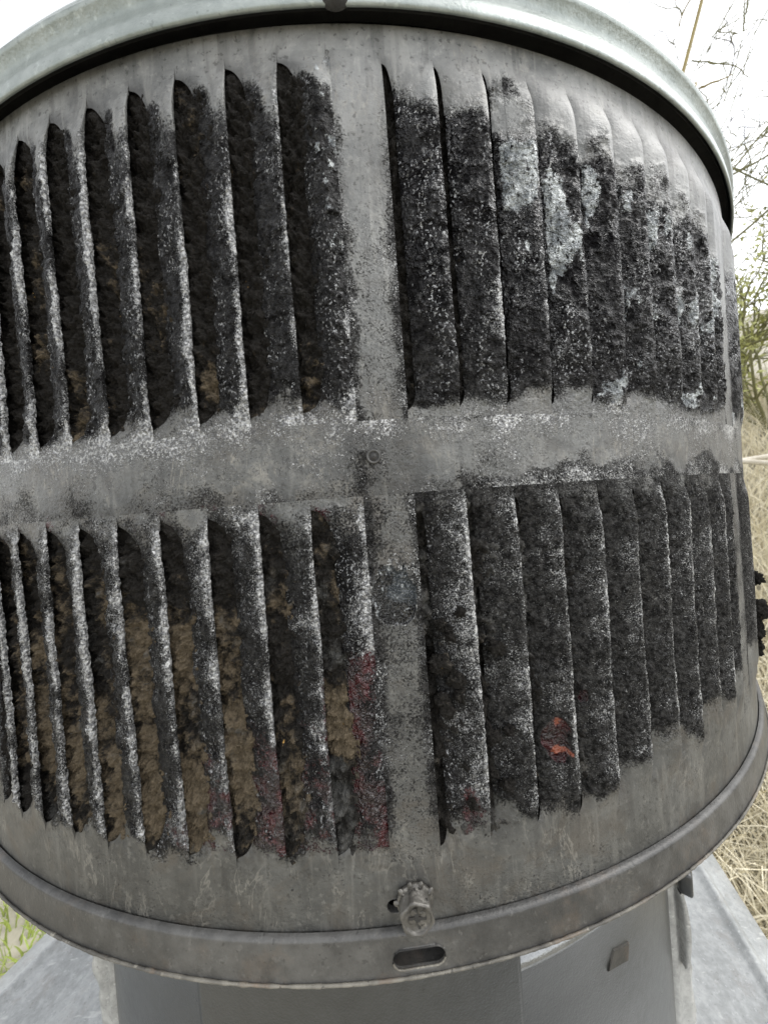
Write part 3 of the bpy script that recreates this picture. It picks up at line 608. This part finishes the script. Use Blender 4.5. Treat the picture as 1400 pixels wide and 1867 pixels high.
# cross recess: its shaded depth painted as two flat dark strips, with raised lips
parts = []
for ang, ln in ((1.75, .0095), (3.05, .0080)):
    c, s = math.cos(ang), math.sin(ang)
    for (w_, y_) in ((.0021, .0154),):
        q = np.array([(SA+c*t-s*v, -1-y_, SZ+s*t+c*v) for t in np.linspace(-ln, ln, 7) for v in (-w_*(1-.5*abs(t)/ln), w_*(1-.5*abs(t)/ln))])
        parts.append((q, gridfaces(7, 2)))
V, F = join(parts); V[:, 1] += .0003*(np.arange(len(V)) % 3); mk('cross_recess_shade', V, F, M_DARK, head)
lips = []
for i, t in enumerate((.45, 2.1, 3.6, 5.2)):
    c = np.array([SA+.0055*math.cos(t), -1-.0146, SZ+.0055*math.sin(t)]); lips.append(dome(c, (0, -1, 0), .0030, .0005, 12, 4))
V, F = join(lips); mk('recess_lip', V, F, M_SCREW, head)
V, F = ring_pts([(.006, .0045), (.0165, .0042), (.0170, .0028), (.0165, .001)], 48); mk('washer', V, F, M_SCREW, scr)
for i, t in enumerate((.55, 1.2, 1.8, 2.4, 3.05)):
    c = np.array([SA+.0158*math.cos(t), -1-.003, SZ+.0158*math.sin(t)])
    V, F = dome((0, 0, 0), (0, -1, 0), 1., 1., 16, 6)
    rdv, tdv = np.array([math.cos(t), 0, math.sin(t)]), np.array([-math.sin(t), 0, math.cos(t)])
    V = c+(V@rdv)[:, None]*0+np.outer(V[:, 0]*math.cos(t)+V[:, 2]*math.sin(t), rdv)*.0042+np.outer(-V[:, 0]*math.sin(t)+V[:, 2]*math.cos(t), tdv)*.0027+np.outer(V[:, 1], [.0, .0022, 0])
    V += .0007*(np.random.RandomState(i).rand(*V.shape)-.5)
    mk('washer_tooth', V, F, M_SCREW, scr)

# ---- lumps of soot stuck on the far right edge, and crumbs lodged in the openings
def lump(a, r, z, s, seed, name='soot_lump', m=None, par=None):
    n, k = 44, 28
    th = np.linspace(.02, math.pi-.02, k)[:, None]; ph = (np.arange(n)*2*math.pi/n)[None, :]
    d = np.stack([np.sin(th)*np.cos(ph), np.sin(th)*np.sin(ph), np.cos(th)+0*ph], -1)
    x, y, zz = d[..., 0]+seed, d[..., 1], d[..., 2]
    q = .35+.75*fbm(x, y, zz, 1.3, 2, seed)+.75*(fbm(x, y, zz, 3.5, 2, seed+3)-.5)+.55*(fbm(x, y, zz, 9., 3, seed+5)-.5)
    P = d*q[..., None]*np.array(s)*1.15
    P = P.reshape(-1, 3)+np.array([r*math.sin(a), -r*math.cos(a), z])
    cc = np.tile(np.array([.05, .30, .3, .2], np.float32), (len(P), 1))
    return mk(name, P, gridfaces(k, n, True), m or M_CRUST, par or cap, {'cond': cc})
for i, (a, r, z, s) in enumerate(((.72, 1.004, -.172, (.012, .012, .012)), (.72, 1.006, -.225, (.02, .014, .017)), (.72, 1.003, -.245, (.012, .012, .022)),
                                  (.70, 1.003, -.262, (.010, .01, .016)), (.72, 1.003, -.292, (.010, .01, .016)))):
    lump(a, r, z, s, 40+i)
rg = np.random.RandomState(12)
for i in range(15):
    lump(.048+.030*rg.rand() + (PITCH if i > 10 else 0), .9985+.003*rg.rand(), -.10-.19*rg.rand(), tuple(.004+.006*rg.rand(3)), 60+i)
lump(.055, 1.001, -.147, (.012, .006, .010), 90)

# ------------------------------------------------------------------ flue pipe below the cap
RP = .85
pipe = tag(empty('flue_pipe', (0, 0, -1.5)), 'plain grey metal chimney pipe directly under the sooty cap', 'chimney pipe')
PIPE_PROF = [(RP, -1.52), (RP, -.78), (RP+.003, -.72), (RP+.010, -.678), (RP+.020, -.650), (RP+.030, -.632), (RP+.034, -.60), (RP+.034, -.43)]
V, F = lathe(PIPE_PROF, 300); mk('pipe_wall', V, F, M_PIPE, pipe)
V, F = lathe([(RP+.033, -.622), (RP+.044, -.620), (RP+.049, -.615), (RP+.0495, -.609), (RP+.046, -.604), (RP+.0415, -.6015), (RP+.0415, -.599), (RP+.046, -.596), (RP+.048, -.591), (RP+.046, -.586), (RP+.040, -.582), (RP+.033, -.580)], 300)
mk('bead_ring', V, F, mat_metal('highlit_bead', (.16, .165, .165), (.28, .285, .285), .22, .7, .15), pipe)  # paler than the pipe: the highlight on the bead is painted in
a = np.linspace(-.3045, .164, 80); z = np.linspace(-1.0, -.43, 30); A, Z = np.meshgrid(a, z)
rr = RP+.056+.0006*(fbm(A*8, Z*8, 0*Z, 1., 2, 15)-.5)
P = cylp(A, rr, Z); P2 = cylp(A[:, -1:]+.0006, rr[:, -1:]-.006, Z[:, -1:]); P0 = cylp(A[:, :1]-.0006, rr[:, :1]-.006, Z[:, :1]); P = np.concatenate([P0, P, P2], 1)
mk('overlap_sheet', P.reshape(-1, 3), gridfaces(len(z), 82), M_PIPE, pipe)
# square knock-out, its shaded recess painted as a dark rusty plate
a = np.array([.412, .478]); P = np.array([cylp(np.array(x), RP+.0025, np.array(zv)) for x, zv in ((.405, -.79), (.470, -.812), (.478, -.788), (.425, -.768))])
Pb = np.array([cylp(np.array(x), RP-.0015, np.array(zv)) for x, zv in ((.402, -.794), (.472, -.817), (.481, -.787), (.424, -.764))])
mk('knockout_shade_plate', np.concatenate([P, Pb]), [(0, 1, 2, 3), (4, 5, 1, 0), (5, 6, 2, 1), (6, 7, 3, 2), (7, 4, 0, 3)], mat_metal('knockout_recess_shade', (.018, .0165, .014), (.06, .056, .047), .6, .2, .6, rust=.6), pipe, smooth=False)
# lock seams with sealant on both sides
for sgn, a0, seed in ((1, .845, 3), (-1, -.845, 8)):
    z = np.linspace(-1.5, -.55, 120); wob = .012*(fbm(z*9, 0*z, 0*z, 1., 3, seed)-.5)
    prof = [(-.03, .0), (-.024, .009), (-.006, .013), (.004, .028), (.014, .034), (.024, .030), (.03, .006), (.05, .0)]
    P = np.stack([cylp(a0+sgn*(da+wob*(.6 if i > 1 else .1)), RP-.0005+h*(1+.8*(fbm(z*14+i, 0*z, 0*z, 1., 2, seed+1)-.5)), z) for i, (da, h) in enumerate(prof)], 1)
    mk('lock_seam', P.reshape(-1, 3), gridfaces(120, len(prof)), M_SEAL, pipe)
# clip and bracket at the right seam
def box(c, ax, s):
    ax = [np.array(v, float)/np.linalg.norm(v) for v in ax]; c = np.array(c, float)
    V = np.array([c+sum(ax[i]*s[i]*k[i] for i in range(3)) for k in [(-1, -1, -1), (1, -1, -1), (1, 1, -1), (-1, 1, -1), (-1, -1, 1), (1, -1, 1), (1, 1, 1), (-1, 1, 1)]])
    return V, np.array([(0, 3, 2, 1), (4, 5, 6, 7), (0, 1, 5, 4), (1, 2, 6, 5), (2, 3, 7, 6), (3, 0, 4, 7)])
ac = .84; rdir = (math.sin(ac), -math.cos(ac), 0); tdir = (math.cos(ac), math.sin(ac), 0)
V, F = box((RP+.032)*np.array(rdir)+np.array((0, 0, -.905)), (rdir, tdir, (0, 0, 1)), (.013, .014, .026)); o = mk('seam_clip', V, F, M_PIPE, pipe, smooth=False)
bv = o.modifiers.new('bevel', 'BEVEL'); bv.width = .006*S; bv.segments = 2
z = np.linspace(-1.11, -.935, 40); ww = .013*np.sin(np.linspace(.25, math.pi-.15, 40))**.6
P = np.stack([cylp(np.full(40, ac+.01), RP+.012+0*z, z), cylp(np.full(40, ac-.012), RP+.02+ww*.5, z), cylp(np.full(40, ac-.004), RP+.022+ww*1.15, z), cylp(np.full(40, ac+.012), RP+.018+ww*1.2, z), cylp(np.full(40, ac+.016), RP+.012+ww, z)], 1)
mk('seam_bracket', P.reshape(-1, 3), gridfaces(40, 5), M_SEAL, pipe)

# ------------------------------------------------------------------ cover plate the pipe stands on
cov = tag(empty('cover_plate', (-.03, 0, -1.56)), 'light grey square metal cover plate around the flue pipe base', 'cover plate')
HP, AP = 1.28, rad(-20)
ca_, sa_ = math.cos(AP), math.sin(AP)
def plate_ring(h, z):
    n = 24; t = np.linspace(-h, h, n, endpoint=False)
    pts = np.concatenate([np.stack([t, 0*t-h], 1), np.stack([0*t+h, t], 1), np.stack([-t, 0*t+h], 1), np.stack([0*t-h, -t], 1)])
    return np.stack([-.03+pts[:, 0]*ca_+pts[:, 1]*sa_*-1, pts[:, 0]*sa_+pts[:, 1]*ca_, np.full(len(pts), z)], 1)
rings = [plate_ring(h, z) for h, z in ((.55, -1.54), (1.16, -1.55), (1.175, -1.547), (1.185, -1.538), (1.20, -1.536), (1.21, -1.546), (1.22, -1.552), (1.275, -1.556), (1.28, -1.562), (1.28, -1.75))]
mk('plate_top', np.concatenate(rings), gridfaces(len(rings), 96, True), M_PLATE, cov)

# ------------------------------------------------------------------ ground rising to a bank behind on the right
def HG(x, y):
    s = (x*.75+y*.66)
    h = -12+.60*np.maximum(0, s-4)*(1-.35*sm(25, 60, s))
    return h+1.2*(fbm(x*.12, y*.12, 0*x, 1., 3, 7)-.5)*sm(3, 12, np.abs(s))
g = np.concatenate([-np.geomspace(900, 3, 50), np.linspace(-2.5, 70, 120), np.geomspace(75, 900, 30)])
X, Y = np.meshgrid(g, g); Z = np.where(np.hypot(X, Y) < 250, HG(X, Y), np.minimum(HG(X, Y), 25))
hill = mk('dry_bank', np.stack([X, Y, Z], -1).reshape(-1, 3), gridfaces(len(g), len(g)), mat_plain('dry_straw_ground', (.27, .25, .20), (.42, .39, .31), .35, .95, .5, .1), None)
hill['kind'] = 'structure'

def grass(name, n, rng, pos, hgt, wid, lean, m, label):
    x, y = pos(n, rng); z = HG(x, y)-.1
    h = hgt[0]+(hgt[1]-hgt[0])*rng.rand(n); an = rng.rand(n)*2*math.pi; ln = lean*(.3+rng.rand(n)); la = rng.rand(n)*2*math.pi
    wv = np.stack([np.cos(an), np.sin(an), 0*an], 1)*wid
    root = np.stack([x, y, z], 1); rows = []
    for t, wf in ((0, 1), (.4, .9), (.75, .6), (1, .08)):
        c = root+np.stack([np.cos(la)*ln*h*t*t, np.sin(la)*ln*h*t*t, h*t*(1-.25*t*ln)], 1)
        rows += [c-wv*wf, c+wv*wf]
    P = np.stack(rows, 1).reshape(-1, 3); b = np.arange(n)[:, None, None]*8
    q = np.array([[0, 1, 3, 2], [2, 3, 5, 4], [4, 5, 7, 6]])[None]
    o = mk(name, P, (b+q).reshape(-1, 4), m, None, smooth=False)
    return tag(o, label, 'grass', kind='stuff')
def pos_r(n, rng):
    d = 7+43*rng.rand(n)**1.3; az = rad(30)+rad(38)*rng.rand(n); return d*np.sin(az), -1.3+d*np.cos(az)
def pos_l(n, rng):
    d = 8+40*rng.rand(n)**1.5; az = -rad(66)+rad(34)*rng.rand(n); return d*np.sin(az), -1.3+d*np.cos(az)
grass('dry_grass', 26000, np.random.RandomState(1), pos_r, (.8, 3.0), .022, .75, mat_plain('straw', (.54, .48, .33), (.78, .73, .58), 2, .8, 0, .01), 'tangled pale dry grass covering the bank behind the cap')
def pos_l2(n, rng):
    x, y = pos_l(n*4, rng); k = vn(x*.35, y*.35, 0*x, 3) > .58; return x[k][:n], y[k][:n]
def grass_l(name, n, seed, m, label, hgt):
    rng = np.random.RandomState(seed); x, y = pos_l2(n, rng); grass(name, len(x), rng, lambda a, b: (x, y), hgt, .03, .6, m, label)
grass_l('green_grass', 4000, 4, mat_plain('spring_grass', (.16, .22, .035), (.36, .42, .10), 2, .7, 0, .01), 'yellow green grass tufts on the ground low on the left', (.4, 1.4))

# ------------------------------------------------------------------ shrubs and bare trees
def limb(rng, p, d, length, r, depth, out, spread=.55, up=.12):
    n = 7; pts = [np.array(p, float)]; d = np.array(d, float)
    for i in range(n):
        d = d+rng.normal(0, .17, 3)+np.array([0, 0, up*.25]); d /= np.linalg.norm(d); pts.append(pts[-1]+d*length/n)
    out.append(tube(pts, np.linspace(r, r*.45, n+1), 6 if r > .05 else 4))
    if depth:
        for k in range(rng.randint(2, 5)):
            i = rng.randint(2, n+1); dd = (pts[i]-pts[i-1]); dd /= np.linalg.norm(dd)
            dd = dd+rng.normal(0, spread, 3); dd /= np.linalg.norm(dd)
            limb(rng, pts[i], dd, length*(.45+.25*rng.rand()), r*.55*(1-.4*i/n)+.022, depth-1, out, spread, up)
def bare_tree(name, base, stems, seed, m, label, cat, group=None, height=24, r=.12, depth=4):
    b = np.array([base[0], base[1], float(HG(np.array(base[0]), np.array(base[1])))-.3]); rng = np.random.RandomState(seed)
    o = tag(empty(name, b), label, cat, group)
    V, F = tube([b, b+np.array([0, 0, height*.12]), b+np.array([.1, 0, height*.24])], [r*2.2, r*1.7, r*1.4], 8); mk('trunk', V, F, m, o)
    for (dx, dy, dz, ln) in stems:
        out = []; limb(rng, b+np.array([0, 0, height*(.1+.12*rng.rand())]), np.array([dx, dy, dz])/np.linalg.norm([dx, dy, dz]), ln, r*.9, depth, out)
        V, F = join(out); mk('limb', V, F, m, o)
    return o
M_BARK = mat_plain('olive_bark', (.10, .10, .045), (.19, .18, .08), 6, .8, .3, .01)
M_BARKG = mat_plain('grey_bark', (.10, .096, .105), (.17, .165, .17), 6, .8, .3, .01)
M_YEL = mat_plain('yellow_bark', (.17, .13, .035), (.28, .22, .07), 4, .6, .2, .01)
bare_tree('bare_tree', (15, 24), [(.55, -.1, .8, 26), (.8, .1, .6, 24), (.3, -.2, .95, 26), (.95, -.2, .45, 22), (.1, .2, 1, 22), (.65, .3, .9, 28), (.75, -.35, .75, 22), (.5, -.5, .9, 20), (.9, -.5, .6, 20), (.35, .1, 1, 24)], 5, M_BARK,
          'leafless tree with olive twigs behind the right side of the lid', 'tree', 'leafless trees behind the cap')
bare_tree('bare_tree', (17, 36), [(.3, 0, 1, 30), (.6, 0, .9, 30), (.1, .2, 1, 30), (.8, .2, .6, 26)], 9, M_BARKG,
          'farther leafless tree with fine grey twigs behind the olive one', 'tree', 'leafless trees behind the cap')
bare_tree('bare_tree', (-19, 13), [(.15, 0, 1, 30), (-.25, 0, 1, 28), (-.1, .4, 1, 24)], 14, M_BARK,
          'leafless tree with a few olive twigs above the left edge of the lid', 'tree', 'leafless trees behind the cap', r=.1)

yel = tag(empty('willow_shoot', (5.6, 6.4, float(HG(np.array(5.6), np.array(6.4))))), 'single arching yellow brown shoot beside the right of the lid', 'branch')
b0 = np.array([5.6, 6.4, float(HG(np.array(5.6), np.array(6.4)))-.2])
pts = [b0, b0+np.array([.1, .0, 6]), np.array([6.0, 6.2, 3.0]), np.array([6.7, 5.8, 6.2]), np.array([7.35, 5.6, 8.4]), np.array([8.2, 5.5, 11.0]), np.array([8.7, 5.5, 13.0])]
t = np.linspace(0, len(pts)-1, 40); pa = np.array(pts)
pp = np.stack([np.interp(t, range(len(pts)), pa[:, i]) for i in range(3)], 1)
for _ in range(6): pp[1:-1] = (pp[:-2]+2*pp[1:-1]+pp[2:])/4
V, F = tube(pp, np.linspace(.065, .028, 40), 8); mk('shoot_stem', V, F, M_YEL, yel)
rng = np.random.RandomState(3)
for i in range(18, 38, 8):
    tw = []; limb(rng, pp[i], np.array([.5+.3*rng.rand(), rng.normal(0, .2), .6]), 1.1, .014, 1, tw)
    V, F = join(tw); mk('side_twig', V, F, M_YEL, yel)

def shrub(base, top, n, seed, label, r=3.0):
    rng = np.random.RandomState(seed); b = np.array([base[0], base[1], float(HG(np.array(base[0]), np.array(base[1])))-.3])
    o = tag(empty('shrub', b), label, 'shrub', 'green shrubs on the bank'); out = []; tips = []
    for k in range(9):
        limb(rng, b, np.array([rng.normal(0, .4), rng.normal(0, .4), 1.]), top*(.6+.4*rng.rand()), .09, 2, out, .6)
    V, F = join(out); mk('stem', V, F, M_BARK, o)
    idx = rng.randint(0, len(V), n); c = V[idx]+rng.normal(0, .22, (n, 3)); c = c[c[:, 2] > b[2]+top*.25]; n = len(c)
    d1 = rng.normal(0, 1, (n, 3)); d1 /= np.linalg.norm(d1, axis=1)[:, None]; d2 = np.cross(d1, rng.normal(0, 1, (n, 3))); d2 /= np.linalg.norm(d2, axis=1)[:, None]
    s = .06+.08*rng.rand(n)[:, None]
    P = np.stack([c-d1*s*1.6, c+d2*s*.6, c+d1*s*1.6, c-d2*s*.6], 1).reshape(-1, 3)
    mk('foliage', P, np.arange(n*4).reshape(n, 4), mat_plain('shrub_leaf', (.22, .24, .06), (.46, .46, .19), 3, .7, 0, .01), o, smooth=False)
shrub((23, 16), 10, 3200, 21, 'loose shrub with small yellow green leaves beside the drum edge')
shrub((27, 22), 10, 2600, 22, 'paler shrub behind the drum beyond the nearest green one')
st = tag(empty('fallen_stick', (9.5, 6.5, float(HG(np.array(9.5), np.array(6.5)))+2.2)), 'pale bare stick lying across the dry grass by the drum', 'stick')
out = []; limb(np.random.RandomState(8), np.array([8.0, 7.2, .9]), np.array([.9, -.35, -.12]), 6, .085, 1, out, .4, 0.)
V, F = join(out); mk('stick_wood', V, F, mat_plain('pale_wood', (.4, .36, .28), (.62, .58, .5), 6, .8, .2, .01), st)
